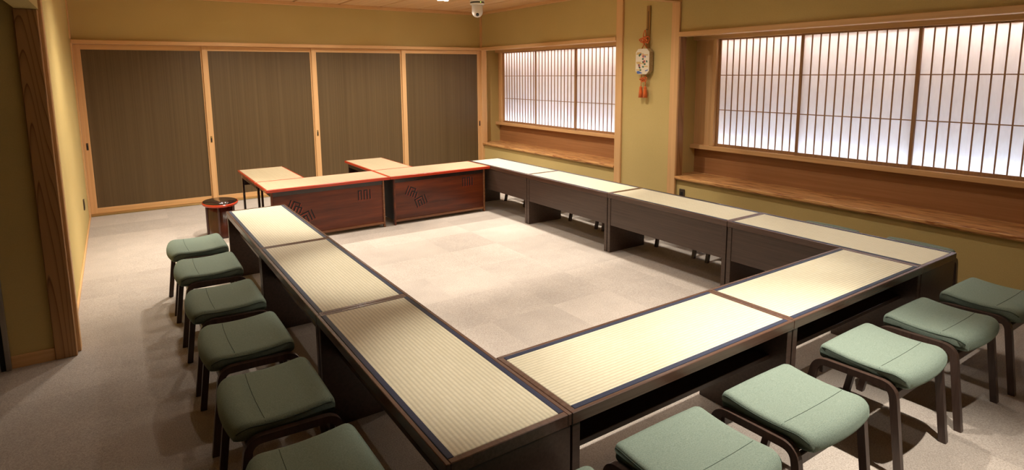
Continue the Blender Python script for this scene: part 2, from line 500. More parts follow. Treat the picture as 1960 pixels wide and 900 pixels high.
# walls
struct(MB().box(XL-0.2, 5.5, YB+0.02, YB+0.28, 2.41, ZC+0.03).box(XL-0.2, 5.5, YB+0.16, YB+0.28, 0, 2.42)
       .obj('wall_back', 'plaster'), 'tan plaster wall above the sliding doors')
struct(MB().box(XL-0.16, XL, 3.40, YB+0.3, 0, ZC+0.03).obj('wall_left', 'plaster'), 'tan plaster side wall')
struct(MB().box(X0-0.1, -1.295, YW+0.015, YW+0.16, 0, ZC+0.03).obj('wall_entry', 'plaster'), 'tan wing wall beside the grained post')
wr = MB()
wr.box(XR+0.02, 6.1, Y0, 8.62, 2.44, ZC+0.03)                 # above both windows
wr.box(XR+0.03, 5.45, 4.52, 8.62, 0, 0.555)                  # below ledge of far window
wr.box(XR+0.03, 5.45, -1.55, 3.6, 0, 0.555)                  # below ledge of near window
wr.box(XR+0.015, 6.1, 3.60, 4.525, 0, 2.44)                  # pier
wr.box(5.30, 6.1, 8.45, 8.62, 0.555, 2.44)                   # far return
wr.box(XR+0.02, 6.1, Y0, -1.5, 0, 2.44)
struct(wr.obj('wall_right', 'plaster'), 'tan plaster window wall')
struct(MB().box(X0-0.1, 6.1, Y0-0.12, Y0, 0, ZC+0.03).obj('wall_front', 'plaster'))
struct(MB().box(X0-0.12, X0, Y0-0.1, YW+0.1, 0, ZC+0.03).obj('wall_far_left', 'plaster'))
# bulkhead over the opening on the left, cross beam
struct(MB().box(-1.285, -1.165, Y0, YW, 2.375, ZC+0.03).obj('wall_bulkhead', 'plaster'), 'tan bulkhead over the opening')
cbm = struct(MB().box(-1.165, XR+0.02, 3.505, 3.62, 2.84, ZC+0.02).obj('wall_beam', 'plaster'), 'tan cross beam under the ceiling')
bx('beam_edge', 'cedar_x', cbm, -1.165, XR+0.02, 3.497, 3.628, 2.812, 2.84)

# posts and trims
tn = [0]
def trim(mat, x0, x1, y0, y1, z0, z1, label=None, c=0.004):
    tn[0] += 1
    return struct(bx('trim_%d' % tn[0], mat, None, x0, x1, y0, y1, z0, z1, c), label)
trim('cedar_z', XR-0.012, XR+0.12, 4.502, 4.628, 0, ZC, 'pale wooden post between far window and plaster pier')
p2 = trim('cedar_z', XR-0.012, XR+0.02, 3.500, 3.627, 0, ZC, 'pale wooden post beside the near window')
bx('post_side', 'side_grain', p2, 0, 0.115, -0.0625, 0.0, -0.95, 0.83).location = Vector((0.07, -0.03, -0.06))*U
trim('cedar_z', XR-0.012, XR+0.10, 8.30, 8.44, 0, 2.44, 'corner post beside the far window')
trim('cedar_z', XR-0.008, XR+0.03, 8.325, 8.372, 2.44, ZC, None, 0.002)
trim('cedar_y', XR-0.025, XR+0.13, 4.628, 8.34, 2.385, 2.442, 'head beam over the far window')
trim('cedar_y', XR-0.025, XR+0.13, -1.5, 3.500, 2.383, 2.440, 'head beam over the near window')
trim('cedar_x', XL, XR, YB-0.045, YB+0.14, 2.386, 2.440, 'head rail over the sliding doors')
trim('cedar_x', XL, XR, YB-0.02, YB+0.02, ZC-0.055, ZC, 'ceiling moulding on the back wall')
trim('cedar_y', XR-0.02, XR+0.02, 3.62, YB, ZC-0.05, ZC, 'ceiling moulding on the window wall')
trim('cedar_y', XL, XL+0.03, 3.62, YB, ZC-0.05, ZC)
trim('cedar_z', XL-0.01, XL+0.016, 8.12, YB+0.1, 0, 2.386, None, 0.002)
trim('cedar_z', XL-0.01, XL+0.010, 8.12, YB+0.02, 2.44, ZC, None, 0.002)
trim('brass', XL+0.02, XR, YB-0.03, YB+0.14, 0.0, 0.018, 'brass floor track under the sliding doors', 0.002)
trim('post_grain', -1.295, -1.172, YW-0.012, YW+0.06, 0, 2.375, 'grained wooden post at the end of the wing wall')
trim('cedar_z', -1.215, -1.152, YW+0.062, YW+0.16, 0, ZC, 'thin pale strip behind the grained post')
struct(bx('baseboard_left', 'cedar_y', None, XL, XL+0.014, YW+0.16, 8.12, 0, 0.035, 0.002))
struct(bx('baseboard_entry', 'cedar_x', None, -1.53, -1.296, YW, YW+0.02, 0, 0.085, 0.002))
struct(bx('baseboard_far', 'cedar_x', None, X0, -1.612, YW-0.02, YW+0.02, 0, 0.085, 0.002))
# metal partition track left of the wing wall
jm = tag(empty('partition_track', (-1.57, YW-0.01, 0)), 'pair of grey metal upright strips with a dark slot at the left edge', 'door track')
bx('metal_strip', 'metal', jm, -0.042, -0.016, -0.012, 0.02, 0, 2.3, 0.002)
bx('metal_strip', 'metal', jm, 0.012, 0.040, -0.012, 0.02, 0, 2.3, 0.002)
bx('slot', 'void', jm, -0.016, 0.012, 0.0, 0.018, 0, 2.3)

# sliding doors
bounds = [XL+0.016, 0.361, 1.972, 3.556, XR-0.006]
fy = [YB+0.09, YB+0.06, YB+0.03, YB+0.0]
for k in range(4):
    a, b_ = bounds[k], bounds[k+1]+(0.06 if k < 3 else 0)
    y = fy[k]; sw = 0.078
    d = struct(empty('door_%d' % (k+1), ((a+b_)/2, y, 0.018)),
               ['sliding door at the left wall, dark veneer in a pale wooden frame', 'second dark veneer sliding door from the left',
                'third dark veneer sliding door from the left', 'dark veneer sliding door in the right corner'][k])
    h = (b_-a)/2
    bx('stile', 'cedar_z', d, -h, -h+sw, 0, 0.028, 0, 2.366, 0.002)
    bx('stile', 'cedar_z', d, h-sw, h, 0, 0.028, 0, 2.366, 0.002)
    bx('rail', 'cedar_x', d, -h+sw, h-sw, 0.001, 0.028, 2.297, 2.366, 0.002)
    bx('rail', 'cedar_x', d, -h+sw, h-sw, 0.001, 0.028, 0, 0.078, 0.002)
    bx('veneer_panel', 'door_panel', d, -h+sw, h-sw, 0.010, 0.020, 0.078, 2.297)
    px = h-sw/2 if k == 3 else -h+sw/2
    pl = bx('pull', 'bronze' if k in (0, 3) else 'brass', d, px-0.013, px+0.013, -0.003, 0.004, 0.91, 1.01, 0.003)
    bx('pull_recess', 'void', pl, -0.008, 0.008, -0.0045, -0.0035, -0.04, 0.02)  # black plate on the pull, painted as its shaded hollow

# windows ---------------------------------------------------------------
def window(n, ya, yb, panels, first, label):
    """recess from ya (near) to yb (far); panels = list of (y0,y1) glazing panels, far to near"""
    wroot = struct(empty('window_%d' % n, (5.6, (ya+yb)/2, 0)), label)
    oyw = (ya+yb)/2
    def P(name, mat, x0, x1, y0, y1, z0, z1, c=0.0, par=None):
        o = bx(name, mat, wroot, x0-5.6, x1-5.6, y0-oyw, y1-oyw, z0, z1, c)
        return o
    # ledge with rounded nose
    nose = [(XR-0.02-5.6, 0.573), (XR-0.012-5.6, 0.558), (5.72-5.6, 0.558), (5.72-5.6, 0.6), (XR-0.005-5.6, 0.6), (XR-0.017-5.6, 0.593)]
    la, lb_ = (4.629, 8.299) if n == 1 else (ya, 3.499)
    lg = MB().prism(nose, 'y', la-oyw, lb_-oyw)
    lg.box(XR+0.125-5.6, 5.72-5.6, lb_-oyw, yb-oyw, 0.558, 0.6)
    if n == 1: lg.box(XR+0.125-5.6, 5.72-5.6, ya-oyw, la-oyw, 0.558, 0.6)
    lg.obj('ledge_board', 'shelf_wood', wroot)
    P('ledge_panel', 'panel_wood', 5.70, 5.72, ya, yb, 0.6, 0.935)
    P('sill', 'cedar_y', 5.595, 5.73, ya, yb, 0.93, 0.985, 0.004)
    P('head', 'cedar_y', 5.595, 5.73, ya, yb, 2.352, 2.445, 0.003)
    P('jamb', 'cedar_z', 5.598, 5.70, first, first+0.055, 0.985, 2.352, 0.003)
    if yb-first-0.055 > 0.02:
        P('side_board', 'cedar_z', 5.675, 5.70, first+0.055, yb, 0.985, 2.352)
    # lit box behind the paper
    P('back_board', 'board', 5.97, 5.99, ya, yb, 0.93, 2.445)
    P('box_floor', 'board', 5.73, 5.99, ya, yb, 0.94, 0.985)
    P('box_top', 'board', 5.73, 5.99, ya, yb, 2.44, 2.46)
    P('light_strip', 'led', 5.745, 5.765, ya+0.05, yb-0.05, 0.99, 1.005)
    P('light_strip', 'led_top_fill', 5.86, 5.89, ya+0.05, yb-0.05, 2.41, 2.43)  # unseen upper strip, added to lift the top of the paper
    for k, (y0, y1) in enumerate(panels):
        xf = 5.622 if k % 2 else 5.648
        pn = MB()
        yc, hw = (y0+y1)/2, (y1-y0)/2
        sw = 0.03
        pn.box(0, 0.024, -hw, -hw+sw, 0.986, 2.351, 0.002).box(0, 0.024, hw-sw, hw, 0.986, 2.351, 0.002)
        pn.box(0, 0.024, -hw+sw, hw-sw, 0.986, 1.02, 0.002).box(0, 0.024, -hw+sw, hw-sw, 2.335, 2.351, 0.002)
        po = pn.obj('shoji_panel', 'lattice', wroot, (xf-5.6, yc-oyw, 0))
        nb = 12
        st = 2*(hw-sw)/nb
        vm = mun_v; hm = MB().box(0, 0.009, -hw+sw, hw-sw, -0.005, 0.005).mesh('crossbar', 'lattice')
        for q in range(1, nb):
            put('muntin', vm, po, (0.003, -hw+sw+q*st, 0))
        for zz in (1.02+1.315/3, 1.02+2*1.315/3):
            put('crossbar', hm, po, (0.002, 0, zz))
        pp = MB(); a, b_ = -hw+sw-0.005, hw-sw+0.005
        pp.add([(0, a, 1.012), (0, b_, 1.012), (0, b_, 2.343), (0, a, 2.343)], [(0, 1, 2, 3)])
        pp.obj('paper', 'paper', po, (0.016, 0, 0))
    return wroot
mun_v = MB().box(0, 0.011, -0.0055, 0.0055, 1.02, 2.335).mesh('muntin', 'lattice')
window(1, 4.528, 8.45, [(7.11, 8.235), (6.005, 7.145), (4.86, 6.04)], 8.235, 'far backlit shoji window with wooden ledge')
window(2, -1.5, 3.60, [(2.11, 3.235), (0.955, 2.145), (-0.19, 0.99), (-1.34, -0.155)], 3.235, 'near backlit shoji window with wooden ledge')

# ================================================================== TABLES
def make_table():
    """module with its long side on local Y, open (seat) side at local -X, closed side at +X; origin floor centre"""
    t = empty('tatami_table')
    hl, hw = L/2-0.0015, W/2
    T = H
    fw, fe, th = 0.019, 0.027, 0.05
    for s in (-1, 1):
        a, b_ = sorted((s*hw, s*(hw-fw)))
        bx('edge_rail', 'table', t, a, b_, -hl, hl, T-th, T, 0.0025)
        a, b_ = sorted((s*hl, s*(hl-fe)))
        bx('end_rail', 'table', t, -hw+fw, hw-fw, a, b_, T-th, T, 0.0025)
    bx('top_board', 'table', t, -hw+fw, hw-fw, -hl+fe, hl-fe, T-th, T-0.014)
    mt = bx('tatami_mat', 'tatami', t, -hw+fw+0.002, hw-fw-0.002, -hl+fe+0.001, hl-fe-0.001, T-0.014, T-0.001, 0.002)
    for s in (-1, 1):
        a, b_ = sorted((s*(hw-fw-0.001), s*(hw-fw-0.026)))
        bx('mat_border', 'heri', mt, a, b_, -hl+fe, hl-fe, 0.003, 0.0085, 0.0015)
        a, b_ = sorted((s*(hl-0.004), s*(hl-0.044)))
        bx('side_panel', 'table_shade', t, -hw+0.006, hw-0.004, a, b_, 0, T-th, 0.002)
    bx('modesty_panel', 'table_shade', t, hw-0.034, hw-0.010, -hl+0.044, hl-0.044, 0.305, T-th, 0.002)
    bx('under_shelf', 'table_shade', t, -hw+0.10, hw-0.034, -hl+0.044, hl-0.044, 0.41, 0.436, 0.002)
    return t
proto = make_table()
TG = 'tatami topped tables set in a square'
tabs = []
for k in range(3):
    tabs.append((W/2, L/2+k*L, 0, ['tatami-topped dark table at the near end of the left row', 'middle tatami-topped table of the left row',
                 'tatami-topped table at the far end of the left row, by the red lacquer desk'][k]))
for k in range(2):
    tabs.append((W+L/2+k*L, W/2, math.pi/2, ['tatami-topped table of the near cross row, next to the left row', 'tatami-topped table of the near cross row, next to the right row'][k]))
for k in range(4):
    tabs.append((R+W/2, L/2+k*L, math.pi, ['tatami-topped table at the near end of the right row below the near window', 'second tatami-topped table from the near end of the right row',
                 'third tatami-topped table of the right row, below the hanging plaque', 'tatami-topped table at the far end of the right row, touching the lacquer desk'][k]))
for i, (x, y, a, lb) in enumerate(tabs):
    t = proto if i == 0 else copy_tree(proto)
    t.location = Vector((x, y, 0))*U; t.rotation_euler = (0, 0, a)
    tag(t, lb, 'table', TG)

# ------------------------------------------------------------------ lacquer desks
def crest(parent, cx, cz, sc, ang, bars, links, y):
    """incense-game crest: upright bars joined across the top, black bars laid on the panel for shaded cut-outs, edged in vermilion"""
    ca, sa = math.cos(ang), math.sin(ang)
    t = 0.06
    def build(name, mat, ya, yb, dx, dz):
        g = MB()
        def rect(x0, x1, z0, z1):
            pl = [(cx+dx+(x*ca-z*sa)*sc, cz+dz+(x*sa+z*ca)*sc) for x, z in ((x0, z0), (x1, z0), (x1, z1), (x0, z1))]
            g.prism(pl, 'y', ya-0.0004*len(g.f)/60, yb)
        for x, z1 in bars: rect(x-t, x+t, -0.5, z1-0.001)
        for xa, xb, z1 in links: rect(xa-t, xb+t, z1-2*t, z1)
        return g.obj(name, mat, parent)
    c_ = build('crest', 'void', y-0.0035, y+0.002, 0, 0)
    build('crest_lining', 'lac_red', y-0.0025, y+0.002, 0.0035, -0.0035)
    return c_
YF = 5.378
def lacquer_desk(x0, label, crests):
    d = empty('lacquer_desk', (x0+L/2, (YF+6.0)/2, 0))
    hl, hd = L/2-0.002, (6.0-YF)/2
    z1, z0 = H-0.002, H-0.038
    bx('edge_rail', 'lac_red', d, -hl, hl, -hd, -hd+0.022, z0, z1, 0.004)
    bx('edge_rail', 'lac_red', d, -hl, hl, hd-0.018, hd, z0, z1, 0.004)
    bx('end_rail', 'lac_red', d, -hl, -hl+0.016, -hd+0.022, hd-0.018, z0, z1, 0.004)
    bx('end_rail', 'lac_red', d, hl-0.022, hl, -hd+0.022, hd-0.018, z0, z1, 0.004)
    bx('top_board', 'lac_dark', d, -hl+0.016, hl-0.022, -hd+0.022, hd-0.018, z0+0.004, z1-0.01)
    bx('rush_mat', 'mat_fine', d, -hl+0.017, hl-0.023, -hd+0.023, hd-0.019, z1-0.01, z1+0.001, 0.002)
    py = -hd+0.052
    bx('front_panel', 'lac_brown', d, -hl+0.075, hl-0.088, py+0.006, py+0.022, 0.07, z0-0.055)
    bx('reflection_band', 'lac_dark', d, -hl+0.075, hl-0.088, py, py+0.022, z0-0.058, z0, 0.002)  # dark strip painting the blackish reflection along the panel top
    bx('foot_rail', 'lac_edge', d, -hl+0.075, hl-0.088, py-0.008, py+0.026, 0.040, 0.070, 0.003)
    for s in (-1, 1):
        xo = (-hl+0.056) if s < 0 else (hl-0.088)
        bx('post', 'lac_edge' if s > 0 else 'lac_brown', d, xo, xo+0.022, py-0.012, py+0.026, 0, z0, 0.003)
        inner = (s > 0) or (x0 > 1)
        bx('side_panel' if inner else 'side_rail', 'lac_matte', d, xo+0.002, xo+0.020, py+0.026, hd-0.05, 0.06 if inner else z0-0.06, z0, 0.002)  # inner panels added in matt black so the desk gap stays dark
        bx('leg', 'lac_dark', d, xo, xo+0.024, hd-0.05, hd-0.024, 0, z0, 0.003)
    for cxw, cz, sc, an, bars, links in crests:
        crest(d, cxw-(x0+L/2), cz, sc, an, bars, links, py+0.006)
    return tag(d, label, 'desk', 'red edged lacquer desks')
five = lambda h: [(-0.6, h[0]), (-0.3, h[1]), (0.0, h[2]), (0.3, h[3]), (0.6, h[4])]
upright = (five((.5, .5, .5, .5, .5)), [(-0.6, -0.3, .5), (0.0, 0.3, .5)])
tiltA = (five((.5, .5, .15, .5, .15)), [(-0.3, 0.3, .5), (0.0, 0.6, .15)])
tiltB = (five((.5, .2, .2, .5, .5)), [(-0.6, 0.3, .5), (-0.3, 0.0, .2)])
lacquer_desk(W, 'red-edged lacquer desk next to the left row, crest cut-outs half hidden by its table',
             [(1.713, 0.452, 0.125, 0, *upright), (0.870, 0.405, 0.125, -0.42, *tiltA), (1.000, 0.270, 0.125, 0.34, *tiltB)])
lacquer_desk(W+L, 'red-edged lacquer desk next to the right row, both tilted crests in full view',
             [(3.202, 0.459, 0.125, 0, *upright), (2.360, 0.410, 0.125, -0.42, *tiltA), (2.488, 0.272, 0.125, 0.34, *tiltB)])
def return_desk(x0, label):
    wx, y0, y1 = 0.598, 6.002, 7.16
    d = empty('lacquer_side_desk', (x0+wx/2, (y0+y1)/2, 0))
    hx, hy = wx/2, (y1-y0)/2
    z1, z0 = H-0.002, H-0.036
    for s in (-1, 1):
        a, b_ = sorted((s*hx, s*(hx-0.018)))
        bx('edge_rail', 'lac_red', d, a, b_, -hy, hy, z0, z1, 0.004)
        a, b_ = sorted((s*hy, s*(hy-0.018)))
        bx('end_rail', 'lac_red', d, -hx+0.018, hx-0.018, a, b_, z0, z1, 0.004)
        for q in (-1, 1):
            bx('leg', 'lac_dark', d, s*(hx-0.05)-0.014, s*(hx-0.05)+0.014, q*(hy-0.07)-0.014, q*(hy-0.07)+0.014, 0, z0, 0.003)
    bx('top_board', 'lac_dark', d, -hx+0.018, hx-0.018, -hy+0.018, hy-0.018, z0+0.004, z1-0.01)
    bx('rush_mat', 'mat_fine', d, -hx+0.019, hx-0.019, -hy+0.019, hy-0.019, z1-0.01, z1+0.001, 0.002)
    bx('apron', 'lac_dark', d, -hx+0.05, hx-0.05, hy-0.08, hy-0.06, z0-0.17, z0)
    bx('apron', 'lac_dark', d, -hx+0.03, -hx+0.05, -hy+0.08, hy-0.08, z0-0.06, z0)
    bx('apron', 'lac_dark', d, hx-0.05, hx-0.03, -hy+0.08, hy-0.08, z0-0.06, z0)
    return tag(d, label, 'desk', 'lacquer side desks')
return_desk(W, 'lacquer side desk behind the left lacquer desk, near the oval lacquer stool')
return_desk(W+L, 'lacquer side desk behind the right lacquer desk, in front of the third door')

# oval lacquer stool
d = tag(empty('lacquer_stool', (0.176, 6.25, 0)), 'oval dark lacquer stool with vermilion rim behind the left row', 'stool')
MB().lathe([(0.965, 0.388), (1.0, 0.396), (1.0, 0.412), (0.985, 0.4195)], sx=0.2, sy=0.275, seg=40).obj('rim', 'lac_red', d)
MB().lathe([(0.94, 0.4192), (0.955, 0.4215), (0.0, 0.4225)], sx=0.2, sy=0.275, seg=40).obj('seat_top', 'lac_dark', d)
MB().lathe([(0.80, 0.0), (0.80, 0.03), (0.78, 0.05), (0.78, 0.388)], sx=0.2, sy=0.275, seg=40).obj('body', 'lac_stool', d)
for a in (-1.9, -0.75, 0.5, 2.0, 3.3):
    x, y = 0.16*math.cos(a), 0.219*math.sin(a)
    cbox(x, y, 0.2, 0.025, 0.025, 0.385, 0.004).obj('rib', 'lac_stool', d)

# ================================================================== GREEN STOOLS
def make_stool():
    """origin floor centre, +Y towards the table"""
    s = empty('upholstered_stool')
    y0, y1, hw = -0.252, 0.174, 0.244
    def top(v):                    # v 0 = outer end, 1 = table end : saddle
        return 0.512+0.020*(2*v-0.9)**2-0.004*v
    NU = 16
    vv = [0, 0.003, 0.012, 0.028, 0.05, 0.08, 0.12]+[0.16+0.68*k/16 for k in range(17)]+[0.88, 0.92, 0.95, 0.972, 0.988, 0.997, 1.0]
    D = y1-y0
    prof = []; bot = []
    for v in vv:
        y = y0+D*v
        z = top(v)
        eo, ei = v*D, (1-v)*D
        if eo < 0.075: z -= 0.066*(1-math.sqrt(max(0, 1-(1-eo/0.075)**2)))
        if ei < 0.050: z -= 0.050*(1-math.sqrt(max(0, 1-(1-ei/0.050)**2)))
        prof.append((y, z, v))
    for v in reversed(vv):
        y = y0+D*v
        z = 0.432+0.008*(2*v-0.9)**2
        eo, ei = v*D, (1-v)*D
        if eo < 0.016: z += 0.016*(1-math.sqrt(max(0, 1-(1-eo/0.016)**2)))
        if ei < 0.016: z += 0.016*(1-math.sqrt(max(0, 1-(1-ei/0.016)**2)))
        bot.append((y, z, v))
    def hwf(v):                     # corners rounded in plan
        e = min(v, 1-v)*D
        rc = 0.05 if v < 0.5 else 0.04
        return hw if e >= rc else hw-0.6*rc*(1-math.sqrt(max(0, 1-(1-e/rc)**2)))
    cu = MB(); vs = []; fs = []
    us = [-1, -0.992, -0.965, -0.92]+[-0.84+1.68*k/NU for k in range(NU+1)]+[0.92, 0.965, 0.992, 1]
    n = len(prof)+len(bot)
    for u in us:
        e = max(0.0, (abs(u)-0.92)/0.08)
        for (y, z, v) in prof:
            zz = z-0.018*(1-math.sqrt(max(0, 1-e*e)))+0.004*(1-u*u)
            bow = -0.022*(1-u*u) if v < 0.5 else 0
            yy = y+bow*(1-min(1, v*2))
            yy = yy*(1-0.01*e)
            vs.append((u*hwf(v), yy, zz))
        for (y, z, v) in bot:
            bow = -0.022*(1-u*u) if v < 0.5 else 0
            vs.append((u*hwf(v)*0.965, y+bow*(1-min(1, v*2)), z+0.01*e))
    for i in range(len(us)-1):
        for j in range(n):
            k = (j+1) % n
            fs.append((i*n+j, i*n+k, (i+1)*n+k, (i+1)*n+j))
    fs.append(tuple(range(n))); fs.append(tuple((len(us)-1)*n+j for j in range(n-1, -1, -1)))
    cu.add(vs, fs, True)
    co = cu.obj('cushion', 'green', s)
    # piping on both side edges, seam across
    for sd in (-1, 1):
        path = [(sd*hwf(v)*0.999, y, z-0.016) for (y, z, v) in prof if 0.02 < v < 0.965]
        MB().tube(path, 0.0028, 6).obj('piping', 'green_dark', co)
    v = 0.30
    path = []
    for k in range(25):
        u = -0.98+1.96*k/24
        e = max(0.0, (abs(u)-0.92)/0.08)
        yv = y0+(y1-y0)*v
        path.append((u*hw, yv-0.022*(1-u*u)*(1-2*v), top(v)-0.018*(1-math.sqrt(max(0, 1-e*e)))+0.004*(1-u*u)+0.0002))
    MB().tube(path, 0.0013, 6).obj('seam', 'green_dark', co)
    # bent side frames
    def upath(x):
        pts = [(x, 0.252, 0.0)]
        A, B = Vector((0.252, 0.0)), Vector((0.168, 0.440))
        C, D = Vector((-0.198, 0.450)), Vector((-0.256, 0.0))
        def arc(p0, p1, p2, rad):
            d1 = (p0-p1).normalized(); d2 = (p2-p1).normalized()
            a = p1+d1*rad; c = p1+d2*rad
            return [((1-t)**2*a+2*t*(1-t)*p1+t*t*c) for t in [i/8 for i in range(9)]]
        q = [A]+arc(A, B, C, 0.058)+arc(B, C, D, 0.058)+[D]
        return [(x, a.x, a.y) for a in q]
    for sd in (-1, 1):
        MB().sweep(upath(sd*0.254), 0.030, 0.034, (1, 0, 0)).obj('side_frame', 'stool_wood', s)
    bx('cross_rail', 'stool_wood', s, -0.24, 0.24, -0.205, -0.182, 0.365, 0.412, 0.003)
    bx('cross_rail', 'stool_wood', s, -0.24, 0.24, 0.140, 0.163, 0.365, 0.412, 0.003)
    bx('seat_board', 'stool_wood', s, -0.235, 0.235, -0.182, 0.140, 0.412, 0.436)
    return s
sp = make_stool()
SG = 'green upholstered stools around the tables'
stools = []
ordl = ['farthest green stool of the left row, brightly lit', 'second farthest green stool of the left row', 'third farthest green stool of the left row',
        'fourth farthest green stool of the left row', 'second nearest green stool of the left row', 'nearest green stool of the left row, cut by the picture bottom']
for y, lb in zip((3.985, 3.30, 2.51, 1.81, 1.10, 0.40), ordl):
    stools.append((-0.272, y, -math.pi/2, lb))
ordf = ['green stool at the left end of the near row, mostly cut by the picture bottom', 'second green stool from the left in the near row', 'third green stool from the left in the near row',
        'fourth green stool from the left in the near row', 'fifth green stool from the left in the near row', 'dim green stool at the right end of the near row']
for x, y, lb in zip((0.28, 0.925, 1.585, 2.41, 3.10, 3.785), (-0.272, -0.243, -0.243, -0.236, -0.240, -0.272), ordf):
    stools.append((x, y, 0, lb))
ordr = ['green stool behind the near end of the right row, its seat edge above the tabletop', 'second green stool from the near end behind the right row',
        'third green stool from the near end behind the right row', 'fourth green stool from the near end behind the right row', 'fifth green stool from the near end behind the right row',
        'sixth green stool from the near end behind the right row', 'seventh green stool from the near end behind the right row', 'green stool behind the far end of the right row']
for x, y, lb in zip((4.475, 4.45, 4.365, 4.375, 4.345, 4.345, 4.335, 4.335), (0.455, 1.17, 1.87, 2.56, 3.40, 4.03, 4.82, 5.56), ordr):
    stools.append((x, y, math.pi/2, lb))
for i, (x, y, a, lb) in enumerate(stools):
    t = sp if i == 0 else copy_tree(sp)
    t.location = Vector((x, y, 0))*U; t.rotation_euler = (0, 0, a+random.uniform(-0.012, 0.012))
    tag(t, lb, 'stool', SG)

# ================================================================== HANGING PLAQUE
XP = XR+0.014
rail = tag(empty('hanging_rail', (XP, 4.035, 0)), 'slim bamboo hook rail hanging on the plaster pier', 'hook rail')
bx('rail_strip', 'bamboo', rail, -0.016, -0.001, -0.032, 0.032, 2.25, 2.815, 0.003)
bx('slot', 'void', rail, -0.0175, -0.0155, -0.003, 0.003, 2.50, 2.745)
MB().tube([(-0.014, 0.012, 2.505), (-0.03, 0.012, 2.503), (-0.036, 0.012, 2.515)], 0.005, 6).obj('hook', 'bronze', rail)
orn = tag(empty('hanging_plaque', (XP-0.045, 4.05, 0)), 'octagonal cream plaque painted with flowers, orange cords and tassels', 'wall ornament')
ch = 0.045
hy, za, zb = 0.122, 1.915, 2.255
octg = [(-hy+ch, za), (hy-ch, za), (hy, za+ch), (hy, zb-ch), (hy-ch, zb), (-hy+ch, zb), (-hy, zb-ch), (-hy, za+ch)]
body = MB().prism(octg, 'x', -0.045, 0.025).obj('plaque_body', 'brocade', orn)
MB().prism([(y*0.985, za+(z-za)*0.99+0.0015) for y, z in octg], 'x', -0.049, -0.044).obj('plaque_face', 'ivory', orn)
def disc(g, y, z, ry, rz, x=-0.051, ang=0.0, seg=10):
    pts = []
    for k in range(seg):
        a = 2*math.pi*k/seg
        yy, zz = ry*math.cos(a), rz*math.sin(a)
        pts.append((y+yy*math.cos(ang)-zz*math.sin(ang), z+yy*math.sin(ang)+zz*math.cos(ang)))
    g.prism(pts, 'x', x, x+0.0025)
g = MB()
for y0, y1, z in ((0.02, 0.10, 2.20), (-0.02, 0.11, 2.185), (-0.10, 0.02, 2.17), (0.03, 0.11, 2.075), (-0.06, 0.10, 2.06), (0.01, 0.11, 1.975), (-0.1, -0.03, 2.02)):
    g.prism([(y0, z-0.008), (y1, z-0.008), (y1, z+0.008), (y0, z+0.008)], 'x', -0.0498, -0.048)
g.obj('gold_cloud', 'gold', orn)
g = MB()
for y, z in ((-0.015, 2.155), (-0.035, 2.085), (0.05, 2.03)):
    for a in range(5): disc(g, y+0.013*math.cos(a*1.257), z+0.013*math.sin(a*1.257), 0.012, 0.012)
g.obj('painted_blossom', 'pink', orn)
g = MB()
for y, z, a in ((0.04, 2.175, 0.4), (-0.01, 2.118, 0), (-0.015, 2.075, 0.6), (-0.045, 2.05, 0), (-0.08, 2.085, 1), (-0.015, 2.015, 0.2), (0.045, 2.005, 0.5), (0.03, 1.972, 0), (0.055, 2.165, 1.2)):
    disc(g, y, z, 0.017, 0.011, ang=a)
g.obj('painted_leaf', 'leaf', orn)
g = MB()
g.prism([(0.10, 1.955), (0.06, 1.962), (-0.01, 1.93), (0.07, 1.922), (0.085, 1.922)], 'x', -0.051, -0.0485)
g.prism([(-0.05, 1.965), (-0.10, 1.98), (-0.105, 1.968), (-0.06, 1.955)], 'x', -0.051, -0.0485)
disc(g, 0.065, 2.04, 0.012, 0.009); disc(g, 0.03, 2.185, 0.011, 0.011); disc(g, -0.05, 2.15, 0.009, 0.014)
g.obj('painted_wave', 'blue', orn)
def rope(name, pts, r=0.0055, closed=False):
    return MB().tube(pts, r, 6, closed).obj(name, 'cord', orn)
def knot(zc, yc, sc, name):
    """bow knot: figure with side loops and a woven middle"""
    pts = []
    for k in range(48):
        t = 2*math.pi*k/48
        y = 0.085*math.sin(t)*(0.55+0.45*abs(math.sin(t)))
        z = 0.032*math.sin(2*t)+0.012*math.cos(3*t)
        pts.append((-0.022-0.008*math.cos(5*t), yc+y*sc, zc+z*sc))
    rope(name, pts, 0.0065*sc+0.001, True)
    pts = []
    for k in range(40):
        t = 2*math.pi*k/40
        pts.append((-0.024-0.009*math.sin(3*t), yc+0.042*sc*math.cos(t)*(1+0.25*math.cos(4*t)), zc+0.034*sc*math.sin(t)*(1+0.25*math.cos(4*t))))
    rope(name, pts, 0.0065*sc+0.001, True)
    pts = []
    for k in range(40):
        t = 2*math.pi*k/40
        pts.append((-0.026-0.008*math.cos(4*t), yc+0.03*sc*math.sin(2*t), zc+0.036*sc*math.cos(t)))
    rope(name, pts, 0.0065*sc+0.001, True)
rope('cord', [(-0.008, 0.004, 2.50), (-0.018, 0.02, 2.45), (-0.02, 0.022, 2.40)])
rope('cord', [(-0.008, -0.004, 2.50), (-0.018, -0.02, 2.45), (-0.02, -0.022, 2.40)])
knot(2.368, 0.0, 1.0, 'bow_knot')
rope('cord', [(-0.02, 0.015, 2.345), (-0.02, -0.006, 2.31), (-0.015, -0.042, 2.262), (-0.005, -0.05, 2.245)])
rope('cord', [(-0.02, -0.015, 2.345), (-0.02, 0.006, 2.31), (-0.015, 0.042, 2.262), (-0.005, 0.05, 2.245)])
rope('cord', [(-0.012, 0.045, 1.93), (-0.014, 0.04, 1.885), (-0.016, 0.03, 1.86)])
rope('cord', [(-0.012, -0.035, 1.93), (-0.014, -0.03, 1.885), (-0.016, -0.025, 1.86)])
knot(1.845, 0.002, 0.72, 'bow_knot')
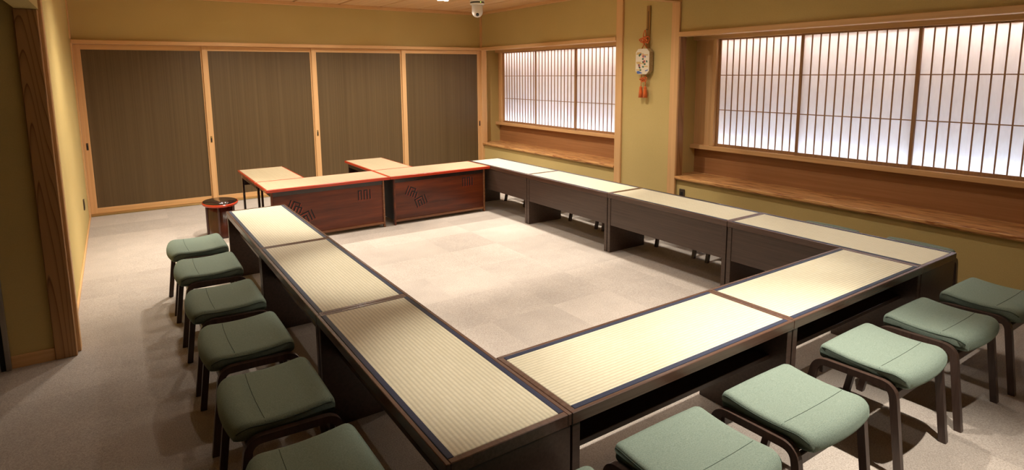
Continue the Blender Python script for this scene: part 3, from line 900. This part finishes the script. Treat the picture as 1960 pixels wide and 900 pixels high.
for yt in (0.046, -0.032):
    rope('cord', [(-0.016, yt*0.8, 1.83), (-0.016, yt, 1.79), (-0.014, yt, 1.757)])
    ts = MB().lathe([(0.008, 1.757), (0.018, 1.748), (0.021, 1.735), (0.0195, 1.728), (0.026, 1.68), (0.031, 1.603), (0.0, 1.603)], cx=-0.016, cy=yt, seg=18).obj('tassel', 'cord', orn)
    MB().lathe([(0.0205, 1.737), (0.0225, 1.733), (0.0205, 1.728)], cx=-0.016, cy=yt, seg=18).obj('tassel_band', 'cord', ts)

# ================================================================== SMALL FITTINGS
c = tag(empty('surveillance_camera', (4.16, 6.70, ZC)), 'white dome camera hanging from the wooden ceiling', 'camera')
MB().lathe([(0.074, 0.0), (0.074, -0.018), (0.066, -0.019)], seg=32).obj('mount_plate', 'white', c)
MB().lathe([(0.069, -0.019), (0.069, -0.032)], seg=32).obj('black_ring', 'black', c)
MB().lathe([(0.068, -0.032), (0.073, -0.033), (0.073, -0.043), (0.066, -0.049)], seg=32).obj('base_ring', 'white', c)
prof = [(0.055, -0.048)]+[(0.055, -0.112)]+[(0.055*math.cos(t), -0.112-0.058*math.sin(t)) for t in [0.2*k for k in range(1, 8)]]
MB().lathe(prof, seg=32).obj('head', 'white', c)
dirv = (CAM-Vector((4.19, 6.79, ZC-0.112))); dirv.z = 0; dirv.normalize()
lp = dirv*0.041+Vector((0, 0, -0.142))
lens = MB().lathe([(0.016, 0.0), (0.016, 0.012), (0.010, 0.014)], seg=20).obj('lens', 'black', c)
lens.rotation_euler = Vector((dirv.x, dirv.y, -0.75)).to_track_quat('Z', 'Y').to_euler()
lens.location = lp*U
sl = MB().lathe([(0.004, -0.003), (0.004, 0.003)], seg=8).obj('status_light', 'led_green', c)
sv = Vector((dirv.x*math.cos(0.5)-dirv.y*math.sin(0.5), dirv.x*math.sin(0.5)+dirv.y*math.cos(0.5), 0))
sl.location = (sv*0.069+Vector((0, 0, -0.026)))*U
c.scale = (1.6, 1.6, 1.6)

def outlet(loc, rz, label):
    o = tag(empty('wall_outlet', loc, rz), label, 'outlet')
    bx('cover_plate', 'bronze', o, -0.012, 0, -0.043, 0.043, -0.065, 0.065, 0.004)
    bx('socket', 'black', o, -0.0145, -0.011, -0.021, 0.021, -0.045, 0.03, 0.002)
    return o
outlet((XR+0.03, 3.40, 0.375), 0, 'bronze wall outlet below the ledge of the near window')
outlet((XL, 7.07, 0.41), math.pi, 'dark wall outlet low on the left wall')

# ------------------------------------------------------------------ ceiling lamps (twin adjustable downlights)
lens_me = MB().lathe([(0.040, -0.004), (0.038, -0.009), (0.0, -0.011)], seg=20).mesh('lamp_lens', 'lens')
plate_me = MB().box(-0.11, 0.11, -0.06, 0.06, -0.004, 0.0, 0.0015).mesh('trim_plate', 'ceil_wood')
ring_me = MB().lathe([(0.047, -0.003), (0.047, -0.0075), (0.041, -0.0075)], seg=20).mesh('lamp_ring', 'white')
rows = {0.55: 'over the near cross row', 2.1: 'over the near half of the open square', 3.72: 'just behind the cross beam', 5.25: 'in front of the lacquer desks', 6.95: 'over the lacquer side desks', -1.0: 'added behind the near row of stools to brighten them'}
colsn = {0.70: 'above the left row', 2.1: 'on the centre line', 3.68: 'above the right row', -0.30: 'by the left wall', 4.75: 'by the window wall'}
#        x,    y,   level, cone deg, blend, aim dx, dy, flood share
LAMPS = [
    (2.10, 0.55, 330, 64, 0.8, 0, 0, 0.05),
    (2.10, 2.10, 370, 66, 0.8, 0, 0, 0.05),
    (2.10, 3.72, 230, 66, 0.8, 0, 0, 0.15),
    (2.10, 5.25, 110, 66, 0.8, 0, 0, 0.2),
    (3.68, 0.55, 110, 44, 0.8, 0, 0, 0.15),
    (3.68, 2.10, 150, 50, 0.8, 0, 0, 0.3),
    (3.68, 3.72, 270, 50, 0.8, 0, 0, 0.25),
    (3.68, 5.25, 300, 50, 0.8, 0, 0, 0.25),
    (3.68, 6.95, 70, 80, 0.8, 0, 0, 2.2),
    (2.10, 6.95, 60, 80, 0.8, 0, 0, 2.2),
    (0.70, 5.25, 290, 60, 0.8, -0.6, 0, 0.2),
    (0.70, 6.95, 60, 80, 0.8, 0, 0, 2.2),
    (0.70, 3.72, 210, 36, 0.9, 0.0, 0, 0.1),
    (0.70, 2.10, 270, 36, 0.9, -0.1, 0, 0.0),
    (0.70, 0.55, 240, 36, 0.9, -0.1, 0, 0.0),
    (-0.30, 5.25, 120, 100, 0.9, 0, 0, 0.5),
    (2.10, -1.00, 480, 66, 0.7, -0.35, 0.25, 0.0),  # unseen fitting, added to brighten the near stools and floor
]
for x, y, lv, cone, bl, dx, dy, fl in LAMPS:
    o = tag(empty('downlight', (x, y, ZC)), 'twin ceiling downlight %s, %s' % (colsn[x], rows[y]), 'ceiling lamp', 'twin ceiling downlights')
    put('trim_plate', plate_me, o)
    for s in (-1, 1):
        put('lamp_ring', ring_me, o, (s*0.053, 0, 0))
        put('lamp_lens', lens_me, o, (s*0.053, 0, 0))
        ld = bpy.data.lights.new('downlight_beam', 'SPOT')
        if s > 0 and fl <= 0: continue
        wide = s > 0                     # one narrow and one flood head in each fitting
        ld.energy = lv*LAMP*U*U*(fl if wide else 0.6); ld.color = WARM
        ld.spot_size = math.radians(145 if wide else cone); ld.spot_blend = 1.0 if wide else bl
        ld.shadow_soft_size = 0.018
        lo = bpy.data.objects.new('downlight_beam', ld); COL.objects.link(lo)
        lo.parent = o; lo.location = Vector((s*0.053, 0, -0.03))*U
        lo.rotation_euler = Vector((dx, dy, -2.6)).to_track_quat('-Z', 'Y').to_euler()
